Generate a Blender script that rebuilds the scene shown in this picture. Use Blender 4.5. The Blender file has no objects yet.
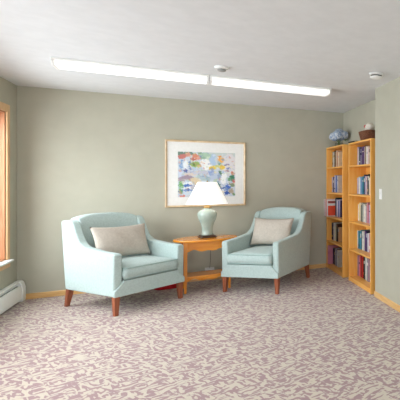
import bpy, bmesh, math, random
from mathutils import Vector, Matrix
random.seed(7)
PI = math.pi
COL = bpy.context.scene.collection
SC = bpy.context.scene

# ------------------------------------------------------------------ room figures (metres)
XL, YB, XN, XR, YN, H = -1.693, 6.481, 1.881, 2.122, 4.571, 2.44
YE = -2.6

# ------------------------------------------------------------------ materials
def srgb(r, g, b):
    def f(c):
        c /= 255.0
        return c / 12.92 if c <= 0.04045 else ((c + 0.055) / 1.055) ** 2.4
    return (f(r), f(g), f(b), 1.0)

def base_mat(name, col, rough=0.6, spec=0.5, metal=0.0, coat=0.0, sheen=0.0):
    m = bpy.data.materials.new(name)
    m.use_nodes = True
    b = m.node_tree.nodes['Principled BSDF']
    b.inputs['Base Color'].default_value = col
    b.inputs['Roughness'].default_value = rough
    b.inputs['Metallic'].default_value = metal
    b.inputs['Specular IOR Level'].default_value = spec
    b.inputs['Coat Weight'].default_value = coat
    b.inputs['Sheen Weight'].default_value = sheen
    return m

def noisy(name, c1, c2, scale, rough=0.6, spec=0.4, stretch=(1, 1, 1), bump=0.0, detail=4.0, lo=0.35, hi=0.65,
          coat=0.0, sheen=0.0, bscale=None, distortion=0.0):
    m = base_mat(name, c1, rough, spec, coat=coat, sheen=sheen)
    nt = m.node_tree; N = nt.nodes; L = nt.links
    b = N['Principled BSDF']
    tc = N.new('ShaderNodeTexCoord'); mp = N.new('ShaderNodeMapping')
    mp.inputs['Scale'].default_value = stretch
    L.new(tc.outputs['Object'], mp.inputs['Vector'])
    n = N.new('ShaderNodeTexNoise'); n.inputs['Scale'].default_value = scale
    n.inputs['Detail'].default_value = detail; n.inputs['Distortion'].default_value = distortion
    L.new(mp.outputs['Vector'], n.inputs['Vector'])
    r = N.new('ShaderNodeValToRGB')
    r.color_ramp.elements[0].position = lo; r.color_ramp.elements[0].color = c1
    r.color_ramp.elements[1].position = hi; r.color_ramp.elements[1].color = c2
    L.new(n.outputs['Fac'], r.inputs['Fac']); L.new(r.outputs['Color'], b.inputs['Base Color'])
    if bump:
        n2 = N.new('ShaderNodeTexNoise'); n2.inputs['Scale'].default_value = bscale or scale * 4
        n2.inputs['Detail'].default_value = 3
        L.new(mp.outputs['Vector'], n2.inputs['Vector'])
        bp = N.new('ShaderNodeBump'); bp.inputs['Strength'].default_value = bump
        bp.inputs['Distance'].default_value = 0.01
        L.new(n2.outputs['Fac'], bp.inputs['Height']); L.new(bp.outputs['Normal'], b.inputs['Normal'])
    return m

def carpet_mat():
    m = base_mat('carpet_leaf', srgb(170, 140, 142), 0.95, 0.1, sheen=0.25)
    nt = m.node_tree; N = nt.nodes; L = nt.links; b = N['Principled BSDF']
    tc = N.new('ShaderNodeTexCoord')
    def leaf(rot, scale, sx, sy, seed):
        mp = N.new('ShaderNodeMapping')
        mp.inputs['Rotation'].default_value = (0, 0, rot)
        mp.inputs['Location'].default_value = (seed, seed * 0.7, 0)
        L.new(tc.outputs['Object'], mp.inputs['Vector'])
        mp2 = N.new('ShaderNodeMapping'); mp2.inputs['Scale'].default_value = (sx, sy, 1)
        L.new(mp.outputs['Vector'], mp2.inputs['Vector'])
        n = N.new('ShaderNodeTexNoise'); n.noise_dimensions = '2D'
        n.inputs['Scale'].default_value = scale; n.inputs['Detail'].default_value = 0.7
        n.inputs['Distortion'].default_value = 0.5
        L.new(mp2.outputs['Vector'], n.inputs['Vector'])
        return n.outputs['Fac']
    a = leaf(1.15, 15, 1.0, 3.0, 0.0); c = leaf(-0.3, 15, 1.0, 3.0, 3.7)
    sel = leaf(0.2, 8, 1, 1.3, 9.1)
    cr = N.new('ShaderNodeValToRGB'); cr.color_ramp.elements[0].position = 0.44; cr.color_ramp.elements[1].position = 0.56
    L.new(sel, cr.inputs['Fac'])
    mx = N.new('ShaderNodeMix'); mx.data_type = 'FLOAT'
    L.new(cr.outputs['Color'], mx.inputs['Factor']); L.new(a, mx.inputs['A']); L.new(c, mx.inputs['B'])
    r = N.new('ShaderNodeValToRGB')
    E = r.color_ramp.elements
    E[0].position = 0.47; E[0].color = CARPET_D
    E[1].position = 0.522; E[1].color = CARPET_L
    L.new(mx.outputs['Result'], r.inputs['Fac'])
    # fine loop grain
    g = N.new('ShaderNodeTexNoise'); g.inputs['Scale'].default_value = 260; g.inputs['Detail'].default_value = 2
    L.new(tc.outputs['Object'], g.inputs['Vector'])
    gm = N.new('ShaderNodeMapRange'); gm.inputs['From Min'].default_value = 0.3; gm.inputs['From Max'].default_value = 0.7
    gm.inputs['To Min'].default_value = 0.86; gm.inputs['To Max'].default_value = 1.1
    L.new(g.outputs['Fac'], gm.inputs['Value'])
    mu = N.new('ShaderNodeMix'); mu.data_type = 'RGBA'; mu.blend_type = 'MULTIPLY'
    mu.inputs['Factor'].default_value = 1.0
    L.new(r.outputs['Color'], mu.inputs['A']); L.new(gm.outputs['Result'], mu.inputs['B'])
    L.new(mu.outputs['Result'], b.inputs['Base Color'])
    bp = N.new('ShaderNodeBump'); bp.inputs['Strength'].default_value = 0.35; bp.inputs['Distance'].default_value = 0.004
    L.new(g.outputs['Fac'], bp.inputs['Height']); L.new(bp.outputs['Normal'], b.inputs['Normal'])
    return m

CARPET_D = srgb(161, 131, 133); CARPET_L = srgb(202, 190, 174)
M = {}
M['wall'] = noisy('sage_paint', srgb(183, 180, 163), srgb(187, 184, 167), 6, 0.75, 0.25, bump=0.03, bscale=180)
M['ceiling'] = noisy('ceiling_paint', srgb(226, 227, 228), srgb(230, 231, 232), 10, 0.9, 0.1, bump=0.15, bscale=90)
M['carpet'] = carpet_mat()
M['oak'] = noisy('honey_oak', srgb(244, 172, 78), srgb(250, 190, 100), 5, 0.38, 0.45, stretch=(9, 9, 0.8), coat=0.15)
M['oak_shelf'] = noisy('honey_oak_level', srgb(244, 172, 78), srgb(250, 190, 100), 5, 0.38, 0.45, stretch=(9, 0.8, 9), coat=0.15)
M['oak_trim'] = noisy('pale_oak_trim', srgb(219, 172, 108), srgb(232, 190, 130), 6, 0.4, 0.4, stretch=(1, 1, 9))
M['oak_casing'] = noisy('window_oak', srgb(220, 176, 126), srgb(232, 194, 148), 6, 0.4, 0.4, stretch=(9, 9, 0.8))
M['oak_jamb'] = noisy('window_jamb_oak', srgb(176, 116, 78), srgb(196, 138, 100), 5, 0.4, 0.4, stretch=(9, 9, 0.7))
M['table'] = noisy('table_oak', srgb(230, 138, 28), srgb(242, 158, 44), 5, 0.25, 0.5, stretch=(0.8, 8, 8), coat=0.5)
M['table_leg'] = noisy('table_leg_oak', srgb(226, 134, 32), srgb(238, 154, 46), 5, 0.3, 0.5, stretch=(8, 8, 0.8), coat=0.4)
M['fabric'] = noisy('aqua_weave', srgb(176, 194, 190), srgb(187, 204, 200), 60, 0.9, 0.15, bump=0.12, bscale=420, sheen=0.2)
M['piping'] = noisy('aqua_piping', srgb(150, 174, 169), srgb(164, 187, 182), 90, 0.9, 0.15)
M['leg'] = noisy('red_brown_wood', srgb(142, 78, 52), srgb(162, 94, 64), 6, 0.35, 0.45, stretch=(6, 6, 0.8))
M['pillow'] = noisy('oatmeal_linen', srgb(190, 180, 168), srgb(200, 190, 178), 45, 0.95, 0.1, bump=0.1, bscale=300, stretch=(1, 3, 1))
M['white'] = noisy('white_enamel', srgb(244, 244, 240), srgb(248, 248, 245), 12, 0.45, 0.4)
M['white_plastic'] = noisy('white_plastic', srgb(236, 236, 232), srgb(242, 242, 240), 20, 0.4, 0.45)
M['grey_plastic'] = noisy('grey_plastic', srgb(140, 140, 138), srgb(160, 160, 158), 20, 0.4, 0.5)
M['dark'] = noisy('dark_gap', srgb(30, 28, 26), srgb(42, 40, 38), 20, 0.6, 0.3)
M['frame'] = noisy('pale_gold_frame', srgb(214, 186, 146), srgb(230, 206, 170), 7, 0.4, 0.5, stretch=(2, 2, 2))
M['mat'] = noisy('white_mat_board', srgb(240, 239, 235), srgb(244, 243, 240), 30, 0.9, 0.1)
M['celadon'] = noisy('celadon_glaze', srgb(158, 178, 168), srgb(190, 202, 190), 5, 0.18, 0.55, coat=0.6, distortion=1.0)
M['darkwood'] = noisy('dark_brown_wood', srgb(60, 40, 28), srgb(84, 58, 42), 8, 0.35, 0.5)
M['brass'] = base_mat('aged_brass', srgb(170, 140, 90), 0.35, 0.5, metal=0.9)
M['red_cloth'] = noisy('red_cloth', srgb(186, 26, 34), srgb(206, 40, 46), 30, 0.85, 0.2, bump=0.1)
M['wicker'] = noisy('brown_wicker', srgb(96, 58, 40), srgb(140, 92, 66), 40, 0.6, 0.3, stretch=(1, 1, 3), bump=0.4)
M['cream_cloth'] = noisy('cream_cloth', srgb(222, 212, 196), srgb(238, 230, 218), 25, 0.9, 0.1)
M['red_knit'] = noisy('red_berry', srgb(190, 50, 48), srgb(210, 80, 70), 30, 0.5, 0.3)
M['pages'] = noisy('book_pages', srgb(226, 216, 196), srgb(238, 230, 214), 120, 0.9, 0.1, stretch=(1, 6, 1))
M['green_stem'] = noisy('leaf_green', srgb(96, 120, 76), srgb(134, 154, 108), 20, 0.6, 0.3)
M['black_cover'] = noisy('black_cover', srgb(34, 32, 32), srgb(50, 47, 46), 20, 0.5, 0.3)
M['cord'] = base_mat('brown_cord', srgb(70, 54, 40), 0.5)

def glass_mat(name, tint, fac):
    m = bpy.data.materials.new(name); m.use_nodes = True
    nt = m.node_tree; N = nt.nodes; L = nt.links
    for n in list(N): N.remove(n)
    o = N.new('ShaderNodeOutputMaterial'); t = N.new('ShaderNodeBsdfTransparent'); g = N.new('ShaderNodeBsdfGlossy')
    t.inputs['Color'].default_value = tint; g.inputs['Roughness'].default_value = 0.05
    fr = N.new('ShaderNodeLayerWeight'); fr.inputs['Blend'].default_value = fac
    mx = N.new('ShaderNodeMixShader')
    mr = N.new('ShaderNodeMapRange'); mr.inputs['To Min'].default_value = 0.03; mr.inputs['To Max'].default_value = 0.45
    L.new(fr.outputs['Facing'], mr.inputs['Value']); pw = N.new('ShaderNodeMath'); pw.operation = 'MULTIPLY'
    L.new(mr.outputs[0], pw.inputs[0]); L.new(fr.outputs['Facing'], pw.inputs[1]); L.new(pw.outputs[0], mx.inputs[0]); L.new(t.outputs[0], mx.inputs[1]); L.new(g.outputs[0], mx.inputs[2])
    L.new(mx.outputs[0], o.inputs[0])
    return m
M['glass'] = glass_mat('window_glass', (0.97, 0.98, 0.98, 1), 0.3)
M['vase_glass'] = glass_mat('vase_glass', (0.93, 0.95, 0.95, 1), 0.4)

def lamp_mat(name, col, strength, base):
    m = base_mat(name, base, 0.7, 0.2)
    b = m.node_tree.nodes['Principled BSDF']
    b.inputs['Emission Color'].default_value = col
    b.inputs['Emission Strength'].default_value = strength
    return m
M['tube'] = lamp_mat('fluorescent_lens', (1.0, 0.985, 0.97, 1), 0.6, srgb(245, 245, 242))
M['shade'] = lamp_mat('lit_lamp_shade', (1.0, 0.97, 0.93, 1), 0.55, srgb(246, 243, 238))

# ------------------------------------------------------------------ mesh helpers
def box(bm, x0, x1, y0, y1, z0, z1, mi=0):
    v = [bm.verts.new(p) for p in ((x0, y0, z0), (x1, y0, z0), (x1, y1, z0), (x0, y1, z0),
                                   (x0, y0, z1), (x1, y0, z1), (x1, y1, z1), (x0, y1, z1))]
    for f in ((0, 3, 2, 1), (4, 5, 6, 7), (0, 1, 5, 4), (1, 2, 6, 5), (2, 3, 7, 6), (3, 0, 4, 7)):
        bm.faces.new([v[i] for i in f]).material_index = mi
    return v

def prism(bm, pts, a, b, to3, mi=0):
    """extrude a 2D polygon between depth a and b; to3(u, v, d) -> xyz"""
    A = [bm.verts.new(to3(u, v, a)) for u, v in pts]; B = [bm.verts.new(to3(u, v, b)) for u, v in pts]
    n = len(pts)
    bm.faces.new(A).material_index = mi; bm.faces.new(B[::-1]).material_index = mi
    for i in range(n):
        bm.faces.new((A[i], B[i], B[(i + 1) % n], A[(i + 1) % n])).material_index = mi

def lathe(bm, prof, n=40, c=(0, 0, 0), mi=0, cap=True, fx=lambda a: 1.0):
    rings = []
    for r, z in prof:
        rings.append([bm.verts.new((c[0] + r * fx(2 * PI * k / n) * math.cos(2 * PI * k / n),
                                    c[1] + r * fx(2 * PI * k / n) * math.sin(2 * PI * k / n), c[2] + z)) for k in range(n)])
    for i in range(len(rings) - 1):
        for k in range(n):
            bm.faces.new((rings[i][k], rings[i][(k + 1) % n], rings[i + 1][(k + 1) % n], rings[i + 1][k])).material_index = mi
    if cap:
        bm.faces.new(rings[0][::-1]).material_index = mi; bm.faces.new(rings[-1]).material_index = mi

def tube(bm, pts, r, n=8, closed=False, mi=0):
    pts = [Vector(p) for p in pts]; rings = []; m = len(pts)
    for i, p in enumerate(pts):
        if closed: t = pts[(i + 1) % m] - pts[i - 1]
        else: t = pts[min(i + 1, m - 1)] - pts[max(i - 1, 0)]
        t.normalize()
        up = Vector((0, 0, 1)) if abs(t.z) < 0.9 else Vector((1, 0, 0))
        s = t.cross(up).normalized(); u = s.cross(t)
        rr = r[i] if isinstance(r, (list, tuple)) else r
        rings.append([bm.verts.new(p + s * rr * math.cos(2 * PI * k / n) + u * rr * math.sin(2 * PI * k / n)) for k in range(n)])
    for i in range(m if closed else m - 1):
        A, B = rings[i], rings[(i + 1) % m]
        for k in range(n):
            bm.faces.new((A[k], A[(k + 1) % n], B[(k + 1) % n], B[k])).material_index = mi
    if not closed:
        bm.faces.new(rings[0][::-1]); bm.faces.new(rings[-1])

def obj(name, bm, mats, parent=None, bevel=0.0, seg=2, smooth=False, sub=0, loc=None, rot=None):
    bmesh.ops.recalc_face_normals(bm, faces=bm.faces)
    me = bpy.data.meshes.new(name); bm.to_mesh(me); bm.free()
    if not isinstance(mats, (list, tuple)): mats = [mats]
    for m in mats: me.materials.append(M[m] if isinstance(m, str) else m)
    o = bpy.data.objects.new(name, me); COL.objects.link(o)
    if parent: o.parent = parent
    if loc: o.location = loc
    if rot: o.rotation_euler = rot
    if bevel:
        b = o.modifiers.new('bevel', 'BEVEL'); b.width = bevel; b.segments = seg; b.limit_method = 'ANGLE'
        b.angle_limit = math.radians(40)
    if sub:
        s = o.modifiers.new('smooth', 'SUBSURF'); s.levels = sub; s.render_levels = sub
    if smooth or bevel or sub:
        for p in me.polygons: p.use_smooth = True
        if bevel and not smooth:
            w = o.modifiers.new('normals', 'WEIGHTED_NORMAL'); w.keep_sharp = False
    return o

def B(): return bmesh.new()

def tag(o, label, cat, group=None):
    o['label'] = label; o['category'] = cat
    if group: o['group'] = group
    return o

def thing(name, label, cat, loc=(0, 0, 0), rz=0.0, group=None):
    o = bpy.data.objects.new(name, None); COL.objects.link(o)
    o.location = loc; o.rotation_euler = (0, 0, rz); o.empty_display_size = 0.1
    return tag(o, label, cat, group)

def struct(name, bm, m, parent=None, **k):
    o = obj(name, bm, m, parent, **k)
    if parent is None: o['kind'] = 'structure'
    return o

def copy_tree(root):
    r = root.copy(); COL.objects.link(r)
    for ch in list(root.children):
        c = ch.copy(); COL.objects.link(c); c.parent = r
        for g in list(ch.children):
            d = g.copy(); COL.objects.link(d); d.parent = c
    return r

# ------------------------------------------------------------------ the room
bm = B(); box(bm, XL - 0.2, XR + 0.2, YE, YB + 0.2, -0.1, 0); struct('floor', bm, 'carpet')
bm = B(); box(bm, XL - 0.2, XR + 0.2, YE, YB + 0.2, H, H + 0.1); struct('ceiling', bm, 'ceiling')
bm = B(); box(bm, XL - 0.2, XR + 0.2, YB, YB + 0.2, 0, H); struct('wall_back', bm, 'wall')
bm = B(); box(bm, XN, XR + 0.2, YE, YN, 0, H); struct('wall_right', bm, 'wall')
bm = B(); box(bm, XR, XR + 0.2, YN, YB, 0, H); struct('wall_recess', bm, 'wall')
# left wall with a window opening
WY0, WY1, WZ0, WZ1 = 4.45, 6.135, 0.515, 2.10
bm = B()
x0, x1 = XL - 0.2, XL
VY0, VY1 = 2.45, 4.2                       # the next window along, outside the frame
box(bm, x0, x1, YE, VY0, 0, H); box(bm, x0, x1, VY1, WY0, 0, H); box(bm, x0, x1, WY1, YB, 0, H)
for a, b_ in ((VY0, VY1), (WY0, WY1)):
    box(bm, x0, x1, a, b_, 0, WZ0); box(bm, x0, x1, a, b_, WZ1, H)
bmesh.ops.remove_doubles(bm, verts=bm.verts, dist=1e-5)
struct('wall_left', bm, 'wall')

def window(name, wy0, wy1):
    w = bpy.data.objects.new(name, None); COL.objects.link(w); w.location = (XL, (wy0 + wy1) / 2, WZ0); w['kind'] = 'structure'
    hw = (wy1 - wy0) / 2; hh = WZ1 - WZ0
    bm = B()                                   # jamb lining
    box(bm, -0.19, 0.0, -hw, -hw + 0.018, 0, hh); box(bm, -0.19, 0.0, hw - 0.018, hw, 0, hh)
    box(bm, -0.19, 0.0, -hw + 0.018, hw - 0.018, hh - 0.018, hh); box(bm, -0.19, 0.0, -hw + 0.018, hw - 0.018, 0, 0.012)
    obj('jamb', bm, 'oak_jamb', w, bevel=0.002)
    bm = B()                                   # casing
    box(bm, 0.001, 0.02, -hw - 0.065, -hw + 0.006, -0.001, hh + 0.075); box(bm, 0.001, 0.02, hw - 0.006, hw + 0.065, 0.0, hh + 0.075)
    box(bm, 0.001, 0.0205, -hw + 0.006, hw - 0.006, hh - 0.006, hh + 0.075)
    obj('casing', bm, 'oak_casing', w, bevel=0.006)
    bm = B()                                   # white stool (sill) and wooden apron under it
    box(bm, -0.02, 0.056, -hw - 0.072, hw + 0.056, -0.026, -0.002)
    obj('sill', bm, 'white', w, bevel=0.008)
    bm = B(); box(bm, 0.001, 0.022, -hw - 0.065, hw + 0.065, -0.085, -0.0285); obj('apron', bm, 'oak_casing', w, bevel=0.004)
    bm = B()
    for a, b_ in ((-hw + 0.02, 0.0), (0.0, hw - 0.02)):
        box(bm, -0.16, -0.12, a, a + 0.045, 0.02, hh - 0.02); box(bm, -0.16, -0.12, b_ - 0.045, b_, 0.02, hh - 0.02)
        box(bm, -0.16, -0.12, a + 0.045, b_ - 0.045, 0.02, 0.07); box(bm, -0.16, -0.12, a + 0.045, b_ - 0.045, hh - 0.07, hh - 0.02)
    obj('sash', bm, 'oak_casing', w)
    for a, b_ in ((-hw + 0.02, 0.0), (0.0, hw - 0.02)):
        bm = B(); box(bm, -0.144, -0.14, a + 0.04, b_ - 0.04, 0.065, hh - 0.065); obj('pane', bm, 'glass', w)
window('window_1', WY0, WY1)
window('window_2', VY0, VY1)

# baseboards
def bb_profile(t, h): return [(0, 0), (t, 0), (t, h - 0.008), (t - 0.006, h), (0, h)]
bm = B(); prism(bm, bb_profile(0.013, 0.064), XL, XR, lambda u, v, d: (d, YB - u, v)); struct('baseboard_back', bm, 'oak_trim')
bm = B(); prism(bm, bb_profile(0.013, 0.064), YE, YN, lambda u, v, d: (XN - u, d, v)); struct('baseboard_right', bm, 'oak_trim')

# ------------------------------------------------------------------ heater along the left wall
t = thing('baseboard_heater', 'long white baseboard heater on the carpet under the window', 'heater', (XL, 5.0, 0))
prof = [(0.004, 0.02), (0.06, 0.02), (0.072, 0.035), (0.074, 0.165), (0.062, 0.205), (0.052, 0.205), (0.056, 0.19), (0.03, 0.19),
        (0.03, 0.222), (0.045, 0.226), (0.045, 0.246), (0.004, 0.25)]
bm = B(); prof = [(u, v * 0.91) for u, v in prof]; prism(bm, prof, -1.6, 1.355, lambda u, v, d: (u, d, v)); obj('housing', bm, 'white', t, bevel=0.003)
bm = B(); prism(bm, [(0.004, 0.0), (0.076, 0.0), (0.08, 0.03), (0.08, 0.155), (0.064, 0.214), (0.046, 0.231), (0.004, 0.231)], 1.356, 1.462, lambda u, v, d: (u, d, v))
obj('end_cap', bm, 'white', t, bevel=0.005)
bm = B(); box(bm, 0.031, 0.05, -1.59, 1.354, 0.174, 0.18); obj('fin_slot', bm, 'grey_plastic', t)
for yy in (-1.4, -0.4, 0.6):
    bm = B(); box(bm, 0.01, 0.055, yy, yy + 0.03, 0.0, 0.0205); obj('foot', bm, 'grey_plastic', t)

# ------------------------------------------------------------------ armchairs
def rounded(pts, r, n=4):
    out = []; m = len(pts)
    for i in range(m):
        p = Vector(pts[i]); a = Vector(pts[i - 1]); c = Vector(pts[(i + 1) % m])
        d1 = (a - p); d2 = (c - p); rr = min(r, d1.length * 0.45, d2.length * 0.45)
        p1 = p + d1.normalized() * rr; p2 = p + d2.normalized() * rr
        for k in range(n + 1):
            s = k / n
            q = p1 * (1 - s) ** 2 + p * 2 * s * (1 - s) + p2 * s * s
            out.append((q.x, q.y))
    return out

def soft_box(bm, x0, x1, y0, y1, z0, z1, n=14, crown=0.02, r=0.03, bulge=0.0):
    """upholstered cushion: rounded edges, slightly crowned top and bulged front"""
    nx = ny = n
    def edge(s):     # 0..1 -> rounded shoulder
        d = min(s, 1 - s)
        return 1 - (1 - min(d / 0.1, 1)) ** 2
    top = []; bot = []
    for j in range(ny + 1):
        rt = []; rb = []
        for i in range(nx + 1):
            sx, sy = i / nx, j / ny
            e = min(edge(sx), edge(sy))
            z = z1 - r * (1 - e) * 0.6 + crown * math.sin(PI * sx) * math.sin(PI * sy)
            X = x0 + (x1 - x0) * sx; Y = y0 + (y1 - y0) * sy
            rt.append(bm.verts.new((X, Y, z)))
            rb.append(bm.verts.new((X, Y, z0 + r * (1 - e) * 0.4)))
        top.append(rt); bot.append(rb)
    for j in range(ny):
        for i in range(nx):
            bm.faces.new((top[j][i], top[j][i + 1], top[j + 1][i + 1], top[j + 1][i]))
            bm.faces.new((bot[j][i], bot[j + 1][i], bot[j + 1][i + 1], bot[j][i + 1]))
    loop_t = top[0] + [top[j][nx] for j in range(1, ny + 1)] + top[ny][::-1][1:] + [top[j][0] for j in range(ny - 1, 0, -1)]
    loop_b = bot[0] + [bot[j][nx] for j in range(1, ny + 1)] + bot[ny][::-1][1:] + [bot[j][0] for j in range(ny - 1, 0, -1)]
    cxx, cyy = (x0 + x1) / 2, (y0 + y1) / 2
    mid = []
    for a, b in zip(loop_t, loop_b):
        p = (a.co + b.co) / 2
        p.x += 0.012 * (1 if p.x > cxx + 0.2 * (x1 - x0) else -1 if p.x < cxx - 0.2 * (x1 - x0) else 0)
        p.y += 0.010 * (1 if p.y > cyy + 0.4 * (y1 - y0) else -1 if p.y < cyy - 0.4 * (y1 - y0) else 0)
        mid.append(bm.verts.new(p))
    m = len(mid)
    for i in range(m):
        k = (i + 1) % m
        bm.faces.new((loop_t[i], mid[i], mid[k], loop_t[k])); bm.faces.new((mid[i], loop_b[i], loop_b[k], mid[k]))
    return [v.co.copy() for v in loop_t], [v.co.copy() for v in loop_b]

def make_chair():
    t = thing('armchair', '', 'armchair')
    W, T = 0.372, 0.081
    # side panels with arm and sloping wing
    side = [(-0.437, 0.19), (-0.44, 0.40), (-0.445, 0.622), (-0.20, 0.634), (0.06, 0.66), (0.145, 0.705), (0.205, 0.79),
            (0.25, 0.885), (0.285, 0.925), (0.34, 0.934), (0.478, 0.928), (0.44, 0.55), (0.40, 0.19)]
    side = rounded(side, 0.03, 3)
    for s in (-1, 1):
        bm = B()
        if s < 0: prism(bm, side, -W, -W + T, lambda u, v, d: (d, u, v))
        else: prism(bm, side, W - T, W, lambda u, v, d: (d, u, v))
        obj('arm', bm, 'fabric', t, bevel=0.018, seg=3)
    # front rail with mitred ends, and the boxed seat deck behind it
    bm = B()
    rail = [(-W, 0.19), (W, 0.19), (W, 0.25), (W - T, 0.325), (W - T - 0.002, 0.345), (-W + T + 0.002, 0.345), (-W + T, 0.325), (-W, 0.25)]
    prism(bm, rail, -0.454, -0.42, lambda u, v, d: (u, d, v))
    obj('front_rail', bm, 'fabric', t, bevel=0.008)
    bm = B(); box(bm, -W + T - 0.01, W - T + 0.01, -0.43, 0.42, 0.195, 0.342); obj('seat_deck', bm, 'fabric', t, bevel=0.01)
    # arched, slightly dished back
    bm = B(); nx, nz = 20, 14; hwid = W - T + 0.004
    F = []; R = []
    for j in range(nz + 1):
        fr = []; rr = []
        for i in range(nx + 1):
            sx = i / nx * 2 - 1; sz = j / nz
            ztop = 0.988 - 0.042 * abs(sx) ** 3.2
            z = 0.33 + (ztop - 0.33) * sz
            yf = 0.215 + 0.105 * sz - 0.045 * (abs(sx) ** 2.5) * (0.4 + 0.6 * sz) - 0.012 * math.sin(PI * sz)
            yr = 0.425 + 0.055 * sz
            rnd = max(0, (sz - 0.9) / 0.1) ** 2
            yf += 0.03 * rnd; yr -= 0.025 * rnd
            fr.append(bm.verts.new((sx * hwid, yf, z))); rr.append(bm.verts.new((sx * hwid, yr, z)))
        F.append(fr); R.append(rr)
    for j in range(nz):
        for i in range(nx):
            bm.faces.new((F[j][i], F[j][i + 1], F[j + 1][i + 1], F[j + 1][i])); bm.faces.new((R[j][i], R[j + 1][i], R[j + 1][i + 1], R[j][i + 1]))
        bm.faces.new((F[j][0], F[j + 1][0], R[j + 1][0], R[j][0])); bm.faces.new((F[j][nx], R[j][nx], R[j + 1][nx], F[j + 1][nx]))
    for i in range(nx):
        bm.faces.new((F[nz][i], F[nz][i + 1], R[nz][i + 1], R[nz][i])); bm.faces.new((F[0][i], R[0][i], R[0][i + 1], F[0][i + 1]))
    obj('backrest', bm, 'fabric', t, bevel=0.012, seg=3)
    # loose seat cushion with piped edges
    bm = B(); lt, lb = soft_box(bm, -0.277, 0.277, -0.458, 0.222, 0.347, 0.482, crown=0.024)
    cu = obj('seat_cushion', bm, 'fabric', t, smooth=True)
    bm = B(); tube(bm, [p + Vector((0, 0, 0.001)) for p in lt], 0.0055, 8, True); tube(bm, [p + Vector((0, 0, 0.002)) for p in lb], 0.0055, 8, True)
    obj('piping', bm, 'piping', cu, smooth=True)
    # tapered legs
    for sx in (-1, 1):
        for sy in (-1, 1):
            bm = B(); a = 0.027; b = 0.018
            cx_, cy_ = sx * 0.336, -0.41 if sy < 0 else 0.375
            ox = sx * 0.006; oy = -0.008 if sy < 0 else 0.05
            vt = [bm.verts.new((cx_ + i * a, cy_ + j * a, 0.192)) for i, j in ((-1, -1), (1, -1), (1, 1), (-1, 1))]
            vb = [bm.verts.new((cx_ + ox + i * b, cy_ + oy + j * b, 0.0)) for i, j in ((-1, -1), (1, -1), (1, 1), (-1, 1))]
            bm.faces.new(vt[::-1]); bm.faces.new(vb)
            for k in range(4): bm.faces.new((vt[k], vt[(k + 1) % 4], vb[(k + 1) % 4], vb[k]))
            obj('leg', bm, 'leg', t, bevel=0.004)
    return t

chair = make_chair()
tag(chair, 'pale aqua upholstered armchair nearer the window, turned towards the right', 'armchair', 'aqua armchairs')
chair.location = (-0.618, 5.762, 0); chair.rotation_euler = (0, 0, 0.643)
chair2 = copy_tree(chair)
tag(chair2, 'pale aqua upholstered armchair nearer the bookcases, turned towards the left', 'armchair', 'aqua armchairs')
chair2.location = (0.899, 5.791, 0); chair2.rotation_euler = (0, 0, -0.675)

# ------------------------------------------------------------------ lumbar pillows
def make_pillow(wd, ht, th):
    bm = B(); nx, nz = 26, 18; F = []; R = []
    for j in range(nz + 1):
        f = []; r = []
        for i in range(nx + 1):
            u = i / nx * 2 - 1; v = j / nz * 2 - 1
            pu = (1 - abs(u) ** 2.6); pv = (1 - abs(v) ** 2.2)
            d = th / 2 * (max(pu, 0) * max(pv, 0)) ** 0.55
            sag = 0.035 * (1 - abs(v) ** 2) * abs(u) ** 3; sagv = 0.03 * (1 - abs(u) ** 2) * abs(v) ** 3
            X = wd / 2 * u - math.copysign(sag, u) * 0.6; Z = ht / 2 * v - math.copysign(sagv, v) * 0.7
            w_ = 0.004 * math.sin(9 * u + 4 * v) * pu * pv
            f.append(bm.verts.new((X, -d + w_, Z)))
            r.append(f[-1] if i in (0, nx) or j in (0, nz) else bm.verts.new((X, d + w_, Z)))
        F.append(f); R.append(r)
    for j in range(nz):
        for i in range(nx):
            bm.faces.new((F[j][i], F[j][i + 1], F[j + 1][i + 1], F[j + 1][i]))
            bm.faces.new((R[j][i], R[j + 1][i], R[j + 1][i + 1], R[j][i + 1]))
    return bm
def pillow(label, ch, off, tilt, roll, yaw, size):
    o = obj('lumbar_pillow', make_pillow(*size), 'pillow', smooth=True)
    tag(o, label, 'pillow', 'oatmeal lumbar pillows')
    mw = Matrix.Translation(ch.location) @ Matrix.Rotation(ch.rotation_euler.z, 4, 'Z')
    o.matrix_world = mw @ Matrix.Translation(off) @ Matrix.Rotation(yaw, 4, 'Z') @ Matrix.Rotation(tilt, 4, 'X') @ Matrix.Rotation(roll, 4, 'Y')
    return o
pillow('oatmeal grey lumbar pillow on the armchair nearer the window', chair, (0.0, 0.065, 0.68), -0.36, 0.02, 0.0, (0.572, 0.38, 0.15))
pillow('oatmeal grey lumbar pillow on the armchair nearer the bookcases', chair2, (-0.003, 0.07, 0.684), -0.34, 0.0, 0.0, (0.566, 0.38, 0.15))

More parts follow.
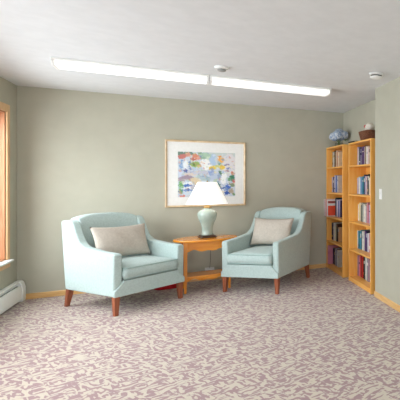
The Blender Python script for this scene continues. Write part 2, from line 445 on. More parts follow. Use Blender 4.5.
# ------------------------------------------------------------------ oval side table
tb = thing('side_table', 'honey oak oval side table standing between the two armchairs', 'table', (0.18, 5.99, 0), 0.09)
A_, B_, ZT = 0.36, 0.25, 0.640
bm = B()
prof = [(0.955, -0.026), (0.985, -0.024), (1.0, -0.014), (1.0, -0.008), (0.985, 0.0), (0.965, 0.001)]
n = 64; rings = []
for s, z in prof:
    rings.append([bm.verts.new((A_ * s * math.cos(2 * PI * k / n), B_ * s * math.sin(2 * PI * k / n), ZT + z)) for k in range(n)])
for i in range(len(rings) - 1):
    for k in range(n): bm.faces.new((rings[i][k], rings[i][(k + 1) % n], rings[i + 1][(k + 1) % n], rings[i + 1][k]))
bm.faces.new(rings[0][::-1]); bm.faces.new(rings[-1])
obj('table_top', bm, 'table', tb, bevel=0.002)
LX, LY = 0.24, 0.15
def scallop(wid, z0, z1, n=40):
    pts = [(-wid, z1)]
    for k in range(n + 1):
        u = k / n * 2 - 1; a = abs(u)
        z = z0 + 0.026 * (0.5 + 0.5 * math.cos(a * 3 * PI)) * (1.0 if a > 0.30 else 0.75) - (0.012 if a < 0.34 else 0) * math.cos(a / 0.34 * PI / 2)
        pts.append((u * wid, z))
    pts.append((wid, z1)); return pts
ap = scallop(LX - 0.016, 0.495, ZT - 0.027)
for yy in (-LY - 0.009, LY - 0.009):
    bm = B(); prism(bm, ap, yy, yy + 0.018, lambda u, v, d: (u, d, v)); obj('apron', bm, 'table', tb)
aps = scallop(LY - 0.016, 0.50, ZT - 0.027)
for xx in (-LX - 0.009, LX - 0.009):
    bm = B(); prism(bm, aps, xx, xx + 0.018, lambda u, v, d: (d, u, v)); obj('apron', bm, 'table', tb)
for sx in (-1, 1):
    for sy in (-1, 1):
        bm = B(); lv = []
        for z, a in ((0.0, 0.012), (0.10, 0.015), (0.16, 0.019), (0.42, 0.02), (0.50, 0.021), (ZT - 0.0265, 0.021)):
            lv.append([bm.verts.new((sx * LX + i * a, sy * LY + j * a, z)) for i, j in ((-1, -1), (1, -1), (1, 1), (-1, 1))])
        bm.faces.new(lv[0][::-1]); bm.faces.new(lv[-1])
        for q in range(len(lv) - 1):
            for k in range(4): bm.faces.new((lv[q][k], lv[q][(k + 1) % 4], lv[q + 1][(k + 1) % 4], lv[q + 1][k]))
        obj('leg', bm, 'table_leg', tb, bevel=0.003)
bm = B(); box(bm, -LX - 0.002, LX + 0.002, -LY + 0.004, LY - 0.004, 0.175, 0.197); obj('lower_shelf', bm, 'table', tb, bevel=0.004)
bm = B(); prism(bm, scallop(LX - 0.016, 0.14, 0.1748), -LY + 0.012, -LY + 0.026, lambda u, v, d: (u, d, v)); obj('shelf_apron', bm, 'table', tb)

# ------------------------------------------------------------------ table lamp
LPX, LPY = 0.192, 6.0
lz = ZT + 0.0015
lp = thing('table_lamp', 'celadon ginger jar lamp with white tapered shade on the oval table', 'lamp', (LPX, LPY, lz), 0.25)
bm = B(); box(bm, -0.088, 0.088, -0.088, 0.088, 0, 0.014); box(bm, -0.078, 0.078, -0.078, 0.078, 0.0141, 0.03)
obj('plinth', bm, 'darkwood', lp, bevel=0.004)
pr = [(0.066, 0.0305), (0.072, 0.04), (0.068, 0.055), (0.066, 0.09), (0.070, 0.14), (0.084, 0.19), (0.104, 0.235), (0.118, 0.275), (0.122, 0.31),
      (0.118, 0.338), (0.100, 0.362), (0.066, 0.376), (0.052, 0.384), (0.050, 0.396), (0.056, 0.404)]
pr = [(r * 0.9, 0.0305 + (z - 0.0305) * 0.92) for r, z in pr]
bm = B(); lathe(bm, pr, 48); obj('vase_body', bm, 'celadon', lp, smooth=True)
bm = B(); lathe(bm, [(0.05, 0.3742), (0.05, 0.386), (0.03, 0.395), (0.012, 0.43), (0.012, 0.47), (0.02, 0.475), (0.02, 0.51), (0.004, 0.515), (0.004, 0.708), (0.0, 0.709)][:-1], 24)
obj('neck_fitting', bm, 'brass', lp, smooth=True)
bm = B(); lathe(bm, [(0.018, 0.512), (0.03, 0.55), (0.032, 0.58), (0.022, 0.61), (0.006, 0.62)], 20)
obj('bulb', bm, lamp_mat('bulb_glow', (1, 0.93, 0.82, 1), 6.0, srgb(250, 246, 238)), lp, smooth=True)
bm = B()
S0, S1, Z0, Z1 = 0.232, 0.108, 0.425, 0.70
n = 56
out = [[bm.verts.new((r * math.cos(2 * PI * k / n), r * math.sin(2 * PI * k / n), z)) for k in range(n)] for r, z in ((S0, Z0), (S1, Z1), (S1 - 0.003, Z1), (S0 - 0.003, Z0))]
for i in range(4):
    for k in range(n): bm.faces.new((out[i][k], out[i][(k + 1) % n], out[(i + 1) % 4][(k + 1) % n], out[(i + 1) % 4][k]))
obj('lamp_shade', bm, 'shade', lp, smooth=False)
bm = B()
for a in (0, 2 * PI / 3, 4 * PI / 3): tube(bm, [(0.004 * math.cos(a), 0.004 * math.sin(a), 0.69), ((S1 - 0.002) * math.cos(a), (S1 - 0.002) * math.sin(a), 0.692)], 0.0025, 6)
lathe(bm, [(0.01, 0.685), (0.01, 0.70), (0.006, 0.712), (0.002, 0.722)], 12)
obj('harp_spider', bm, 'brass', lp)

# wall outlet with the lamp's plug
t = thing('wall_outlet', 'small white outlet with plug low on the wall behind the side table', 'outlet', (0.235, YB, 0.138))
bm = B(); box(bm, -0.057, 0.057, -0.006, -0.0005, -0.033, 0.033); obj('cover_plate', bm, 'white_plastic', t, bevel=0.003)
bm = B(); prism(bm, [(-0.04, -0.02), (0.04, -0.02), (0.012, 0.022), (-0.012, 0.022)], -0.036, -0.0062, lambda u, v, d: (u, d, v)); obj('plug', bm, 'white_plastic', t, bevel=0.004)
bm = B()
pts = []
c0 = Vector((0.235, YB - 0.03, 0.162)); 
for k in range(15):
    s = k / 14
    pts.append((0.235 + 0.01 * math.sin(s * 5), YB - 0.022 - 0.05 * math.sin(s * PI), 0.163 + s * 0.53))
q = pts[-1]
pts += [(0.23, YB - 0.06, 0.705), (0.225, YB - 0.13, 0.700), (0.22, 6.30, 0.685), (0.215, 6.23, 0.660), (0.21, 6.17, 0.6475), (LPX + 0.012, LPY + 0.105, 0.6465)]
tube(bm, pts, 0.0028, 6)
tag(obj('lamp_cord', bm, 'cord', smooth=True), 'thin brown lamp cord hanging down the wall behind the side table', 'cord')

# red cushion on the floor behind the chair
def blob(wd, dp, ht, n=28):
    bm = B()
    prof = [(0.02, 0.0), (0.75, 0.0), (0.93, 0.12), (1.0, 0.38), (0.96, 0.66), (0.8, 0.88), (0.45, 0.985), (0.05, 1.0)]
    lathe(bm, prof, n, fx=lambda a: 1.0)
    for v in bm.verts:
        k = 1.0 + 0.10 * math.cos(4 * math.atan2(v.co.y, v.co.x) + PI)
        v.co = Vector((v.co.x * wd / 2 * k, v.co.y * dp / 2 * k, v.co.z * ht))
    return bm
o = obj('floor_cushion', blob(0.34, 0.22, 0.13), 'red_cloth', smooth=True, loc=(-0.245, 6.255, 0), rot=(0, 0, 0.15))
tag(o, 'low red cushion lying on the carpet behind the left armchair', 'cushion')

# ------------------------------------------------------------------ framed watercolour
PX0, PX1, PZ0, PZ1 = -0.279, 0.686, 1.006, 1.901
pc = thing('framed_picture', 'pale gold framed watercolour with wide white mat on the back wall', 'picture', ((PX0 + PX1) / 2, YB, (PZ0 + PZ1) / 2))
hw, hh = (PX1 - PX0) / 2, (PZ1 - PZ0) / 2
fw = 0.026
bm = B()
def mitre(pa, pb, qa, qb):   # one frame member: outer a->b, inner qa->qb
    prof = [(0.0, 0.0), (0.0, 0.022), (0.35, 0.028), (0.8, 0.02), (1.0, 0.012), (1.0, 0.0)]
    def at(e, i, s): return (e[0] + (i[0] - e[0]) * s, e[1] + (i[1] - e[1]) * s)
    A = []; Bv = []
    for s, d in prof:
        p = at(pa, qa, s); A.append(bm.verts.new((p[0], -0.001 - d, p[1])))
        p = at(pb, qb, s); Bv.append(bm.verts.new((p[0], -0.001 - d, p[1])))
    m = len(prof)
    for k in range(m): bm.faces.new((A[k], A[(k + 1) % m], Bv[(k + 1) % m], Bv[k]))
    bm.faces.new(A); bm.faces.new(Bv[::-1])
oc = [(-hw, -hh), (hw, -hh), (hw, hh), (-hw, hh)]; ic = [(-hw + fw, -hh + fw), (hw - fw, -hh + fw), (hw - fw, hh - fw), (-hw + fw, hh - fw)]
for k in range(4): mitre(oc[k], oc[(k + 1) % 4], ic[k], ic[(k + 1) % 4])
obj('frame', bm, 'frame', pc)
bm = B(); box(bm, -hw + fw, hw - fw, -0.008, -0.002, -hh + fw, hh - fw); obj('mat', bm, 'mat', pc)
# the watercolour: a painted flower terrace, laid out as colour patches in the picture's own frame
AX0, AX1, AZ0, AZ1 = -0.135 - 0.2035, 0.552 - 0.2035, 1.14 - 1.4535, 1.745 - 1.4535
strokes = [  # centre u, v (from top), radii, colour, strength
 (.5, .5, .9, .9, (205, 214, 226), 1), (.75, .1, .45, .14, (206, 214, 206), .8), (.9, .25, .14, .25, (232, 224, 226), .9),
 (.12, .04, .2, .05, (96, 128, 110), .9), (.07, .10, .07, .06, (206, 120, 112), 1), (.17, .08, .05, .05, (216, 150, 130), 1), (.30, .10, .08, .06, (222, 138, 108), 1),
 (.24, .16, .05, .04, (190, 96, 84), .9), (.38, .05, .05, .05, (120, 150, 122), .9), (.36, .13, .04, .04, (226, 150, 140), .9),
 (.06, .30, .025, .14, (120, 158, 206), .9), (.13, .28, .04, .12, (236, 240, 244), 1), (.20, .30, .02, .14, (110, 140, 190), .9), (.26, .34, .03, .1, (176, 204, 228), .9),
 (.29, .27, .09, .07, (150, 176, 96), 1), (.27, .26, .03, .03, (96, 132, 66), 1), (.34, .31, .04, .03, (206, 204, 120), .9),
 (.47, .27, .09, .15, (246, 246, 244), 1), (.47, .07, .12, .07, (170, 204, 176), .9), (.42, .14, .05, .04, (136, 176, 150), .8), (.52, .12, .04, .03, (216, 230, 206), .8),
 (.60, .16, .06, .15, (176, 202, 230), .9), (.68, .2, .05, .1, (206, 216, 226), .8),
 (.74, .15, .06, .08, (244, 176, 90), 1), (.72, .10, .03, .03, (236, 150, 76), .9), (.60, .34, .09, .05, (240, 208, 84), 1), (.55, .36, .04, .03, (226, 186, 60), 1), (.66, .32, .04, .04, (206, 206, 110), .9),
 (.76, .32, .06, .06, (242, 206, 74), 1), (.70, .25, .03, .05, (96, 150, 140), .9), (.84, .28, .05, .03, (84, 96, 160), .9), (.88, .36, .04, .025, (96, 108, 168), .9), (.86, .42, .03, .02, (120, 130, 180), .9),
 (.35, .46, .35, .05, (196, 198, 214), 1), (.20, .50, .14, .03, (226, 206, 186), .8), (.58, .45, .06, .1, (128, 150, 206), .7), (.12, .42, .03, .05, (70, 90, 160), .9), (.05, .48, .05, .08, (206, 214, 236), .9),
 (.15, .58, .14, .06, (150, 130, 148), .9), (.08, .62, .08, .04, (176, 150, 160), .8), (.30, .64, .09, .09, (224, 204, 166), .95), (.42, .56, .1, .08, (176, 196, 206), .9), (.50, .60, .05, .07, (150, 180, 190), .8),
 (.62, .55, .1, .09, (186, 198, 218), .9), (.66, .66, .06, .05, (170, 196, 150), .8), (.70, .58, .03, .12, (140, 162, 196), .8),
 (.79, .58, .055, .16, (246, 246, 246), 1), (.73, .45, .03, .05, (80, 120, 90), .9),
 (.95, .56, .05, .09, (60, 120, 88), 1), (.96, .47, .05, .04, (214, 116, 92), 1), (.91, .62, .04, .05, (90, 146, 100), .9), (.98, .66, .03, .04, (206, 90, 90), .9), (.93, .73, .05, .05, (110, 130, 90), .8),
 (.05, .72, .05, .09, (110, 170, 104), 1), (.05, .86, .05, .06, (90, 150, 90), .9), (.16, .70, .09, .022, (240, 244, 248), 1), (.16, .75, .09, .022, (70, 110, 190), 1), (.16, .80, .09, .02, (240, 244, 248), 1), (.17, .85, .09, .022, (70, 112, 186), 1),
 (.17, .93, .12, .04, (206, 220, 232), .9), (.30, .80, .08, .08, (196, 190, 200), .8), (.06, .97, .06, .02, (216, 120, 100), .9),
 (.5, .9, .2, .1, (214, 222, 222), .8), (.70, .74, .04, .06, (56, 100, 90), .9), (.76, .80, .05, .025, (60, 96, 176), 1), (.76, .86, .05, .02, (236, 240, 246), 1), (.86, .80, .05, .09, (72, 108, 196), 1), (.86, .93, .05, .04, (50, 84, 170), 1),
 (.93, .88, .05, .07, (170, 150, 120), .8), (.70, .93, .06, .04, (150, 176, 160), .8), (.98, .95, .03, .03, (96, 140, 90), .9)]
rs = random.Random(3)
for _ in range(330):
    strokes.append((rs.random(), rs.random(), rs.uniform(.006, .035), rs.uniform(.006, .022),
                    rs.choice([(236, 240, 244), (150, 180, 214), (206, 214, 226), (176, 200, 170), (232, 200, 170), (120, 140, 190), (214, 150, 130), (240, 226, 160)]), rs.uniform(.35, .8)))
bm = B(); nx, nz = 110, 90
cl = bm.loops.layers.float_color.new('paint')
V = [[bm.verts.new((AX0 + (AX1 - AX0) * i / nx, -0.0085, AZ1 - (AZ1 - AZ0) * j / nz)) for i in range(nx + 1)] for j in range(nz + 1)]
def paint(u, v):
    c = Vector((214, 220, 226))
    uu = u + 0.010 * math.sin(23 * v + 7 * u) + 0.009 * math.sin(61 * u - 40 * v) + 0.007 * math.sin(130 * v + 50 * u); vv = v + 0.010 * math.sin(27 * u + 3) + 0.010 * math.sin(64 * v + 39 * u) + 0.008 * math.sin(120 * u - 70 * v)
    for (a, b, ra, rb, col, s) in strokes:
        d = ((uu - a) / ra) ** 2 + ((vv - b) / rb) ** 2
        if d < 1.0:
            k = s * min(1.0, (1.0 - d) * 4)
            c = c * (1 - k) + (Vector(col) * 0.9 + Vector((226, 229, 228)) * 0.1) * k
    return srgb(*c)
cols = [[paint(i / nx, j / nz) for i in range(nx + 1)] for j in range(nz + 1)]
for j in range(nz):
    for i in range(nx):
        f = bm.faces.new((V[j][i], V[j + 1][i], V[j + 1][i + 1], V[j][i + 1]))
        for lp_, (jj, ii) in zip(f.loops, ((j, i), (j + 1, i), (j + 1, i + 1), (j, i + 1))): lp_[cl] = cols[jj][ii]
wm = base_mat('watercolour', (1, 1, 1, 1), 0.8, 0.2)
at = wm.node_tree.nodes.new('ShaderNodeVertexColor'); at.layer_name = 'paint'
wm.node_tree.links.new(at.outputs['Color'], wm.node_tree.nodes['Principled BSDF'].inputs['Base Color'])
obj('artwork', bm, wm, pc)

# ------------------------------------------------------------------ ceiling things
def fixture(x0, x1, label):
    t = thing('ceiling_light', label, 'ceiling light', ((x0 + x1) / 2, 4.92, H), 0, 'fluorescent ceiling fixtures')
    L = (x1 - x0) / 2
    bm = B(); box(bm, -L, L, -0.118, 0.118, -0.022, -0.0005); obj('housing', bm, 'white', t, bevel=0.003)
    lens = [(-0.108, -0.0225), (-0.104, -0.044), (-0.082, -0.064), (0.082, -0.064), (0.104, -0.044), (0.108, -0.0225)]
    bm = B(); prism(bm, lens, -L + 0.022, L - 0.022, lambda u, v, d: (d, u, v)); obj('lens', bm, 'tube', t, bevel=0.006)
    capp = [(-0.113, -0.0225), (-0.108, -0.047), (-0.085, -0.068), (0.085, -0.068), (0.108, -0.047), (0.113, -0.0225)]
    for a, b in ((-L, -L + 0.0215), (L - 0.0215, L)):
        bm = B(); prism(bm, capp, a, b, lambda u, v, d: (d, u, v)); obj('end_cap', bm, 'white_plastic', t, bevel=0.004)
fixture(-1.045, 0.172, 'long lit fluorescent ceiling fixture on the left, nearer the window')
fixture(0.176, 1.43, 'long lit fluorescent ceiling fixture on the right, nearer the bookcases')

t = thing('ceiling_sensor', 'small round white sensor on the ceiling in front of the light fixtures', 'sensor', (0.262, 4.43, H))
bm = B(); lathe(bm, [(0.062, -0.0005), (0.062, -0.012), (0.055, -0.02), (0.04, -0.022)][::-1], 32); obj('base', bm, 'white_plastic', t, smooth=False)
bm = B(); lathe(bm, [(0.038, -0.0222), (0.036, -0.036), (0.022, -0.042), (0.01, -0.043)][::-1], 28); obj('sensor_face', bm, 'grey_plastic', t, smooth=True)

t = thing('smoke_detector', 'round white smoke detector with dark vent ring on ceiling near right wall', 'smoke detector', (1.625, 3.92, H))
bm = B(); lathe(bm, [(0.072, -0.0005), (0.072, -0.014), (0.06, -0.018)][::-1], 40); obj('mount', bm, 'white_plastic', t)
bm = B(); lathe(bm, [(0.056, -0.0182), (0.056, -0.03), (0.03, -0.031)][::-1], 40); obj('vent_ring', bm, 'dark', t)
bm = B(); lathe(bm, [(0.064, -0.0312), (0.066, -0.036), (0.054, -0.046), (0.03, -0.051), (0.006, -0.052)][::-1], 40); obj('cover', bm, 'white_plastic', t, smooth=True)

t = thing('light_switch', 'white light switch on the right wall beside the bookcase', 'switch', (XN, 4.40, 1.207))
bm = B(); box(bm, -0.007, -0.0005, -0.037, 0.037, -0.06, 0.06); obj('switch_plate', bm, 'white_plastic', t, bevel=0.003)
bm = B(); prism(bm, [(-0.0072, -0.014), (-0.016, 0.004), (-0.0072, 0.014)], -0.006, 0.006, lambda u, v, d: (u, d, v)); obj('toggle', bm, 'white_plastic', t)

# ------------------------------------------------------------------ bookcases
SHELF_Z = [0.060, 0.435, 0.810, 1.178, 1.562]; TOPZ = 1.868
def bookcase(label, y0, y1, xf, xb):
    t = thing('bookcase', label, 'bookcase', ((xf + xb) / 2, (y0 + y1) / 2, 0), 0, 'honey oak bookcases')
    hx, hy, p = (xb - xf) / 2, (y1 - y0) / 2, 0.021
    for a, b in ((-hy, -hy + p), (hy - p, hy)):
        bm = B(); box(bm, -hx, hx, a, b, 0, TOPZ); obj('side_panel', bm, 'oak', t, bevel=0.0025)
    bm = B(); box(bm, -hx, hx, -hy + p + 0.0005, hy - p - 0.0005, TOPZ - 0.022, TOPZ); obj('top_panel', bm, 'oak_shelf', t, bevel=0.0025)
    for z in SHELF_Z:
        bm = B(); box(bm, -hx + 0.004, hx - 0.008, -hy + p + 0.0005, hy - p - 0.0005, z - 0.02, z); obj('shelf', bm, 'oak_shelf', t, bevel=0.0025)
    bm = B(); box(bm, hx - 0.007, hx, -hy + p + 0.0005, hy - p - 0.0005, 0.0, TOPZ - 0.0225); obj('back_panel', bm, 'oak', t)
    bm = B(); box(bm, -hx + 0.012, -hx + 0.03, -hy + p + 0.0005, hy - p - 0.0005, 0.0, 0.0395); obj('toe_kick', bm, 'oak_shelf', t)
    return t
C1 = dict(y0=5.655, y1=6.462, xf=1.842, xb=2.103)
C2 = dict(y0=4.665, y1=5.475, xf=1.864, xb=2.118)
bookcase('honey oak bookcase in the far corner, under the blue hydrangeas', **C1)
bookcase('honey oak bookcase nearer the light switch, under the wicker basket', **C2)

# ------------------------------------------------------------------ books
BM = {}
def cover_mat(rgb):
    if rgb not in BM:
        d = tuple(max(0, c - 14) for c in rgb)
        BM[rgb] = noisy('book_cloth_%02x%02x%02x' % rgb, srgb(*d), srgb(*rgb), 25, 0.55, 0.35)
    return BM[rgb]
def book(label, group, rgb, x_spine, y_left, z, th, ht, dp, band=None, name='book'):
    """y_left is the far (left in the photo) side of the spine; spine faces -x"""
    bm = B(); c = 0.0025
    cy = th / 2
    box(bm, 0, dp, -cy, -cy + c, 0, ht, 0); box(bm, 0, dp, cy - c, cy, 0, ht, 0)
    box(bm, 0, c, -cy + c, cy - c, 0, ht, 0)
    box(bm, c, dp - 0.004, -cy + c, cy - c, 0.003, ht - 0.003, 1)
    mats = [cover_mat(rgb), 'pages']
    if band:
        lo, hi, brgb = band
        box(bm, -0.0008, -0.0001, -cy + 0.002, cy - 0.002, ht * lo, ht * hi, 2); mats.append(cover_mat(brgb))
    o = obj(name, bm, mats, loc=(x_spine, y_left - th / 2, z + 0.0005))
    return tag(o, label, 'book', group)

ORD = ['first', 'second', 'third', 'fourth', 'fifth', 'sixth', 'seventh', 'eighth', 'ninth', 'tenth', 'eleventh', 'twelfth', 'thirteenth', 'fourteenth']
SH = ['lowest', 'fourth', 'third', 'second', 'top']
COLN = {'white': (226, 224, 220), 'cream': (228, 216, 190), 'pale grey': (196, 196, 194), 'grey green': (150, 160, 150), 'dark brown': (70, 48, 38), 'tan': (196, 160, 122),
        'terracotta': (196, 122, 84), 'navy': (42, 44, 84), 'lavender': (186, 180, 206), 'light blue': (150, 180, 210), 'blue': (70, 96, 170), 'teal': (54, 132, 150),
        'bright blue': (60, 150, 196), 'black': (34, 32, 34), 'maroon': (96, 34, 44), 'pink': (206, 130, 150), 'rose': (206, 150, 160), 'mauve': (166, 128, 146),
        'red': (196, 44, 44), 'yellow': (230, 212, 130), 'purple': (92, 66, 120), 'dark green': (48, 60, 52), 'taupe': (140, 120, 106), 'pale pink': (228, 200, 198),
        'dark teal': (32, 62, 66), 'grey': (150, 150, 152), 'beige': (206, 190, 166)}
BOOKS = {  # case 2: shelf index -> colours from the far end
 (2, 4): ['lavender', 'pale grey', 'navy', 'lavender', 'navy', 'purple', 'white', 'taupe', 'cream', 'white', 'pale pink', 'beige', 'white', 'taupe'],
 (2, 3): ['lavender', 'pale grey', 'white', 'light blue', 'bright blue', 'teal', 'navy', 'lavender', 'white', 'pale pink', 'navy', 'black', 'cream', 'white'],
 (2, 2): ['white', 'yellow', 'cream', 'dark green', 'grey green', 'white', 'cream', 'white', 'mauve', 'rose', 'pink', 'lavender', 'white', 'light blue'],
 (2, 1): ['white', 'teal', 'bright blue', 'teal', 'grey green', 'white', 'pale grey', 'purple', 'navy', 'lavender', 'white', 'rose', 'red', 'white'],
 (2, 0): ['mauve', 'pink', 'red', 'maroon', 'red', 'dark green', 'black', 'pale grey', 'white', 'grey', 'mauve', 'white', 'pale grey', 'white'],
 (1, 4): ['grey green', 'pale grey', 'white', 'dark brown', 'tan', 'beige', 'terracotta', 'cream'],
 (1, 3): ['lavender', 'navy', 'grey', 'lavender', 'light blue', 'blue', 'white', 'pale grey'],
 (1, 1): ['navy', 'purple', 'white', 'cream', 'grey green', 'dark green', 'dark brown', 'tan'],
 (1, 0): ['navy', 'maroon', 'black', 'grey', 'lavender', 'dark brown', 'white', 'pale grey'],
}
rb = random.Random(11)
for (cs, si), names in BOOKS.items():
    C = C1 if cs == 1 else C2
    y = C['y1'] - 0.024
    where = 'corner bookcase' if cs == 1 else 'bookcase by the switch'
    gap = (SHELF_Z + [TOPZ - 0.022])[si + 1] - SHELF_Z[si] - (0.02 if si < 4 else 0)
    if cs == 1 and si == 0: y -= 0.045
    for k, cn in enumerate(names):
        th = rb.uniform(0.028, 0.046) if cs == 2 else rb.uniform(0.03, 0.046)
        ht = min(gap - 0.02, rb.uniform(0.215, 0.27))
        if si == 4: ht = min(gap - 0.015, rb.uniform(0.225, 0.262))
        if (cs, si) == (2, 0): ht = min(gap - 0.02, rb.uniform(0.27, 0.31))
        rec = rb.uniform(0.112, 0.128) if cs == 2 else rb.uniform(0.078, 0.092)
        dp = (C['xb'] - 0.012) - (C['xf'] + rec)
        if y - th < C['y0'] + 0.024: break
        band = None
        if rb.random() < 0.55:
            lo = rb.choice((0.62, 0.7, 0.18)); band = (lo, lo + rb.uniform(0.05, 0.2), rb.choice([(226, 220, 206), (200, 170, 110), (60, 60, 90), (190, 190, 196)]))
        book('%s book, %s from the left on %s shelf of the %s' % (cn, ORD[k], SH[si], where), 'books on the %s shelf of the %s' % (SH[si], where),
             COLN[cn], C['xf'] + rec, y, SHELF_Z[si], th, ht, dp, band)
        y -= th + 0.0012

# third shelf of the corner bookcase: a few tall albums standing proud of the shelf, the nearest with a bright cover
z3 = SHELF_Z[2]; y = C1['y1'] - 0.024; g3 = 'books on the third shelf of the corner bookcase'
for cn, th, nm in (('white', 0.04, 'white album, first from the left on third shelf of the corner bookcase'),
                   ('rose', 0.032, 'rose album, second from the left on third shelf of the corner bookcase'),
                   ('white', 0.035, 'white album beside the orange-red album on third shelf of the corner bookcase')):
    book(nm, g3, COLN[cn], C1['xf'] - 0.047, y, z3, th, 0.262, 0.2); y -= th + 0.001
t = thing('book', 'orange-red album with white title band, jutting out of the corner bookcase', 'book', (C1['xf'] - 0.047, y - 0.02, z3 + 0.0005), 0, g3)
dp, ht, th = 0.20, 0.262, 0.04
bm = B()
box(bm, 0, dp, -th / 2, -th / 2 + 0.003, 0, ht); box(bm, 0, dp, th / 2 - 0.003, th / 2, 0, ht); box(bm, 0, 0.003, -th / 2 + 0.003, th / 2 - 0.003, 0, ht)
obj('cover', bm, noisy('orange_red_cover', srgb(214, 66, 36), srgb(228, 84, 50), 14, 0.4, 0.4), t)
bm = B(); box(bm, 0.0032, dp - 0.004, -th / 2 + 0.0032, th / 2 - 0.0032, 0.003, ht - 0.003); obj('pages', bm, 'pages', t)
bm = B(); yb = -th / 2 - 0.0006
box(bm, 0.0, dp, yb, yb + 0.0004, ht - 0.024, ht - 0.002); box(bm, 0.02, dp, yb, yb + 0.0004, ht - 0.098, ht - 0.062); box(bm, 0.0, 0.022, yb, yb + 0.0004, 0.0, ht - 0.025)
box(bm, 0.023, dp, yb, yb + 0.0004, 0.0, 0.014)
obj('title_band', bm, cover_mat(COLN['white']), t)
bm = B(); box(bm, 0.023, dp, yb, yb + 0.0004, ht - 0.058, ht - 0.027); obj('dark_band', bm, cover_mat((150, 70, 60)), t)
y -= 0.042
for k, (cn, th, ht) in enumerate((('dark teal', 0.045, 0.285), ('lavender', 0.035, 0.26), ('white', 0.03, 0.25), ('blue', 0.035, 0.24), ('lavender', 0.04, 0.262), ('navy', 0.035, 0.25))):
    book('%s book, %s to the right of the orange-red album' % (cn, ORD[k]) + ', corner bookcase', g3, COLN[cn], C1['xf'] + 0.088 + 0.003 * k, y, z3, th, ht, 0.15); y -= th + 0.0012
# pink folder lining the far end of the lowest shelf
bm = B(); box(bm, 0, 0.235, -0.018, 0.018, 0, 0.29)
o = obj('folder', bm, noisy('pink_folder', srgb(196, 116, 138), srgb(212, 140, 158), 8, 0.6, 0.3), bevel=0.003, loc=(C1['xf'] + 0.01, C1['y1'] - 0.043, SHELF_Z[0] + 0.0005))
tag(o, 'pink folder standing at the far end of the lowest shelf, corner bookcase', 'folder')

# ------------------------------------------------------------------ on top of the bookcases
vz = TOPZ
VX, VY = 1.965, 6.20
t = thing('glass_vase', 'clear glass bowl vase holding the blue hydrangeas on the corner bookcase', 'vase', (VX, VY, vz))
bm = B()
op = [(0.035, 0.0005), (0.06, 0.012), (0.072, 0.045), (0.066, 0.085), (0.055, 0.11)]; ip = [(0.051, 0.11), (0.062, 0.085), (0.067, 0.045), (0.055, 0.016), (0.01, 0.01)]
lathe(bm, [(r, z * 0.62) for r, z in op + ip], 32); obj('bowl', bm, 'vase_glass', t, smooth=True)
t = thing('hydrangea_bouquet', 'bunch of pale blue hydrangea heads in the glass vase on the corner bookcase', 'flowers', (VX, VY + 0.01, vz + 0.034))
pet = [noisy('petal_blue', srgb(184, 200, 222), srgb(214, 224, 236), 30, 0.7, 0.2), noisy('petal_pale', srgb(214, 222, 232), srgb(234, 238, 242), 30, 0.7, 0.2),
       noisy('petal_deep', srgb(138, 160, 196), srgb(168, 186, 214), 30, 0.7, 0.2)]
rp = random.Random(5)
heads = [(-0.02, 0.10, 0.125, 0.072), (0.0, 0.0, 0.165, 0.085), (-0.05, -0.085, 0.13, 0.08), (0.05, 0.06, 0.13, 0.07), (-0.075, 0.02, 0.12, 0.07), (0.05, -0.06, 0.14, 0.075)]
for hi_, (hx, hy, hz, hr) in enumerate(heads):
    bm = B()
    for k in range(150):
        zz = 1 - 1.55 * (k + 0.5) / 150; rr = math.sqrt(max(0, 1 - zz * zz)); ph = k * 2.39996
        nrm = Vector((rr * math.cos(ph), rr * math.sin(ph), zz)); c = Vector((hx, hy, hz)) + nrm * hr * rp.uniform(0.86, 1.04)
        s1 = nrm.orthogonal().normalized(); s2 = nrm.cross(s1); a0 = rp.random() * PI; pr_ = 0.0125 * rp.uniform(0.8, 1.2)
        mi = rp.choice((0, 1, 1, 1, 2)) if zz < 0.6 else rp.choice((0, 0, 1, 2))
        for q in range(4):
            a = a0 + q * PI / 2; d = s1 * math.cos(a) + s2 * math.sin(a); e = nrm.cross(d)
            p = [c, c + d * pr_ * 0.55 + e * pr_ * 0.5, c + d * pr_ * 1.15 + nrm * 0.003, c + d * pr_ * 0.55 - e * pr_ * 0.5]
            bot_ = c - nrm * 0.003 + d * pr_ * 0.5
            vs = [bm.verts.new(x) for x in p]; vb = bm.verts.new(bot_)
            bm.faces.new(vs).material_index = mi
            for w_ in range(4): bm.faces.new((vs[w_], vb, vs[(w_ + 1) % 4])).material_index = mi
    core = bmesh.ops.create_icosphere(bm, subdivisions=2, radius=hr * 0.86, matrix=Matrix.Translation((hx, hy, hz)))
    for v in core['verts']:
        for f in v.link_faces: f.material_index = 2
    obj('flower_head', bm, pet, t)
for (hx, hy, hz, hr) in heads:
    bm = B(); tube(bm, [(hx * 0.15, hy * 0.15, 0.0), (hx * 0.3, hy * 0.3, 0.06), (hx, hy, hz - hr * 0.5)], 0.0035, 6); obj('stem', bm, 'green_stem', t)
for a in (0.4, 1.7, 2.9, 4.2, 5.4):
    bm = B(); n = 8; vs1 = []; vs2 = []
    for k in range(n + 1):
        s = k / n; r = 0.05 + 0.10 * s; wd = 0.028 * math.sin(PI * min(1, s * 0.95 + 0.05)); z = 0.085 + 0.02 * math.sin(s * PI) - 0.02 * s
        d = Vector((math.cos(a), math.sin(a), 0)); e = Vector((-math.sin(a), math.cos(a), 0))
        vs1.append(bm.verts.new(d * r + e * wd + Vector((0, 0, z)))); vs2.append(bm.verts.new(d * r - e * wd + Vector((0, 0, z))))
    for k in range(n): bm.faces.new((vs1[k], vs1[k + 1], vs2[k + 1], vs2[k]))
    o = obj('leaf', bm, 'green_stem', t); so = o.modifiers.new('thick', 'SOLIDIFY'); so.thickness = 0.0015

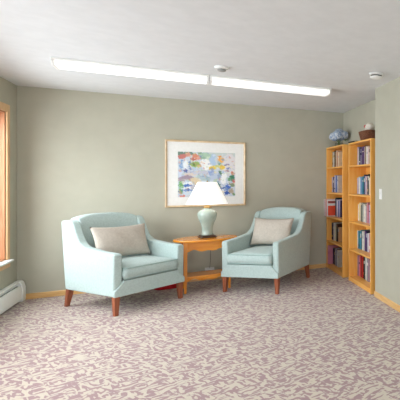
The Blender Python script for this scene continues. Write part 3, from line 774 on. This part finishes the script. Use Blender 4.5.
# wicker basket with its filling
bx, by = 2.0, 5.07
t = thing('wicker_basket', 'brown wicker basket on top of the bookcase by the light switch', 'basket', (bx, by, TOPZ), 0)
bm = B(); n = 56; rows = 13; rings = []
def ring(r_, z, k, off=0.0):
    a = 2 * PI * k / n
    return (r_[0] * math.copysign(abs(math.cos(a)) ** 0.7, math.cos(a)), r_[1] * math.copysign(abs(math.sin(a)) ** 0.7, math.sin(a)), z)
for j in range(rows):
    s = j / (rows - 1); wob = 0.004
    rings.append([bm.verts.new(ring((0.078 + 0.025 * s + wob * (1 if (k + j) % 2 else -1) * 0.6, 0.145 + 0.05 * s + wob * (1 if (k + j) % 2 else -1)), 0.001 + 0.118 * s, k)) for k in range(n)])
inner = [[bm.verts.new(ring((0.066 + 0.025 * s, 0.133 + 0.05 * s), 0.012 + 0.107 * s, k)) for k in range(n)] for s in (1.0, 0.0)]
rings += inner
for j in range(len(rings) - 1):
    for k in range(n): bm.faces.new((rings[j][k], rings[j][(k + 1) % n], rings[j + 1][(k + 1) % n], rings[j + 1][k]))
bm.faces.new(rings[0][::-1]); bm.faces.new(rings[-1])
obj('woven_body', bm, 'wicker', t)
bm = B(); tube(bm, [ring((0.1, 0.193), 0.122, k) for k in range(n)], 0.0075, 8, True); obj('rim', bm, 'wicker', t, smooth=True)
def ball(name, loc, r, m, label, cat, sq=1.0):
    bm = B(); bmesh.ops.create_uvsphere(bm, u_segments=24, v_segments=16, radius=1)
    for v in bm.verts:
        k = 1 + 0.05 * math.sin(5 * v.co.x + 3 * v.co.y) + 0.04 * math.sin(7 * v.co.z + 2 * v.co.x)
        v.co = Vector((v.co.x * r * k, v.co.y * r * k * 1.15, v.co.z * r * sq * k))
    return tag(obj(name, bm, m, smooth=True, loc=loc), label, cat)
ball('yarn_ball', (bx - 0.005, by + 0.115, TOPZ + 0.128), 0.042, 'cream_cloth', 'cream rounded bundle at the far end of the wicker basket', 'bundle', 0.95)
ball('red_ball', (bx - 0.012, by + 0.085, TOPZ + 0.2), 0.023, 'red_knit', 'small red ball on top of the filling in the wicker basket', 'ball')
bm = B()
pts = []; 
for k in range(9): s = k / 8; pts.append((bx - 0.01 + 0.006 * math.sin(s * 6), by + 0.045 - 0.19 * s, TOPZ + 0.124 + 0.048 * math.sin(PI * (0.2 + 0.7 * s)) + 0.02 * s))
tube(bm, pts, [0.03, 0.044, 0.05, 0.052, 0.052, 0.05, 0.048, 0.042, 0.03], 18)
tag(obj('rolled_cloth', bm, 'cream_cloth', smooth=True), 'cream rolled cloth lying across the near end of the wicker basket', 'cloth')
# thin dark book lying flat
bm = B(); box(bm, -0.07, 0.07, -0.1, 0.1, 0, 0.004, 0); box(bm, -0.07, -0.066, -0.1, 0.1, 0.0041, 0.012, 0); box(bm, -0.0655, 0.066, -0.094, 0.096, 0.0041, 0.012, 1); box(bm, -0.07, 0.07, -0.1, 0.1, 0.0121, 0.016, 0)
tag(obj('notebook', bm, ['black_cover', 'pages'], loc=(1.93, 5.36, TOPZ + 0.0005), rot=(0, 0, 0.06)), 'thin black notebook lying flat beside the wicker basket', 'notebook')

# ------------------------------------------------------------------ camera, light, view
cam = bpy.data.cameras.new('camera'); co = bpy.data.objects.new('camera', cam); COL.objects.link(co)
co.location = (0, 0, 1.3663); co.rotation_euler = (PI / 2, 0, -0.5314)
cam.sensor_fit = 'HORIZONTAL'; cam.sensor_width = 36; cam.lens = 415.911 * 36 / 400
cam.shift_x = (200 - 434.1754) / 400; cam.shift_y = (180.1137 - 200) / 400
cam.clip_start = 0.05
SC.camera = co

wd = bpy.data.worlds.new('sky'); SC.world = wd; wd.use_nodes = True
bg = wd.node_tree.nodes['Background']; bg.inputs['Color'].default_value = (0.88, 0.94, 1.0, 1); bg.inputs['Strength'].default_value = 3.0

def area(name, loc, rot, sx, sy, e, col=(1, 1, 1)):
    l = bpy.data.lights.new(name, 'AREA'); l.shape = 'RECTANGLE'; l.size = sx; l.size_y = sy; l.energy = e; l.color = col
    o = bpy.data.objects.new(name, l); COL.objects.link(o); o.location = loc; o.rotation_euler = rot
    return o
# daylight entering by the windows in the left wall: the low sky and the high sky
for y0, y1, e1, e2 in ((WY0, WY1, 39, 27), (VY0, VY1, 42, 38)):
    area('low_sky', (XL - 0.55, (y0 + y1) / 2, 1.5), (0, -PI / 2 + 0.55, 0), 1.6, 1.7, e1, (0.87, 0.94, 1.0))
    area('high_sky', (XL - 0.5, (y0 + y1) / 2, 2.4), (0, -PI / 2 + 1.1, 0), 0.7, 1.8, e2, (0.92, 0.96, 1.0))
# two added fill lights, out of view: one facing down, one washing the ceiling
area('overhead_fill', (0.2, 0.6, H - 0.09), (0, 0, 0), 2.6, 0.25, 16, (0.90, 0.95, 1.0))
area('ceiling_fill', (0.6, -0.9, 1.2), (PI, 0, 0), 1.2, 1.2, 18, (0.90, 0.955, 1.0))

SC.view_settings.view_transform = 'Standard'; SC.view_settings.look = 'None'
SC.view_settings.gamma = 1.0; SC.view_settings.exposure = 0.27; SC.view_settings.use_curve_mapping = False
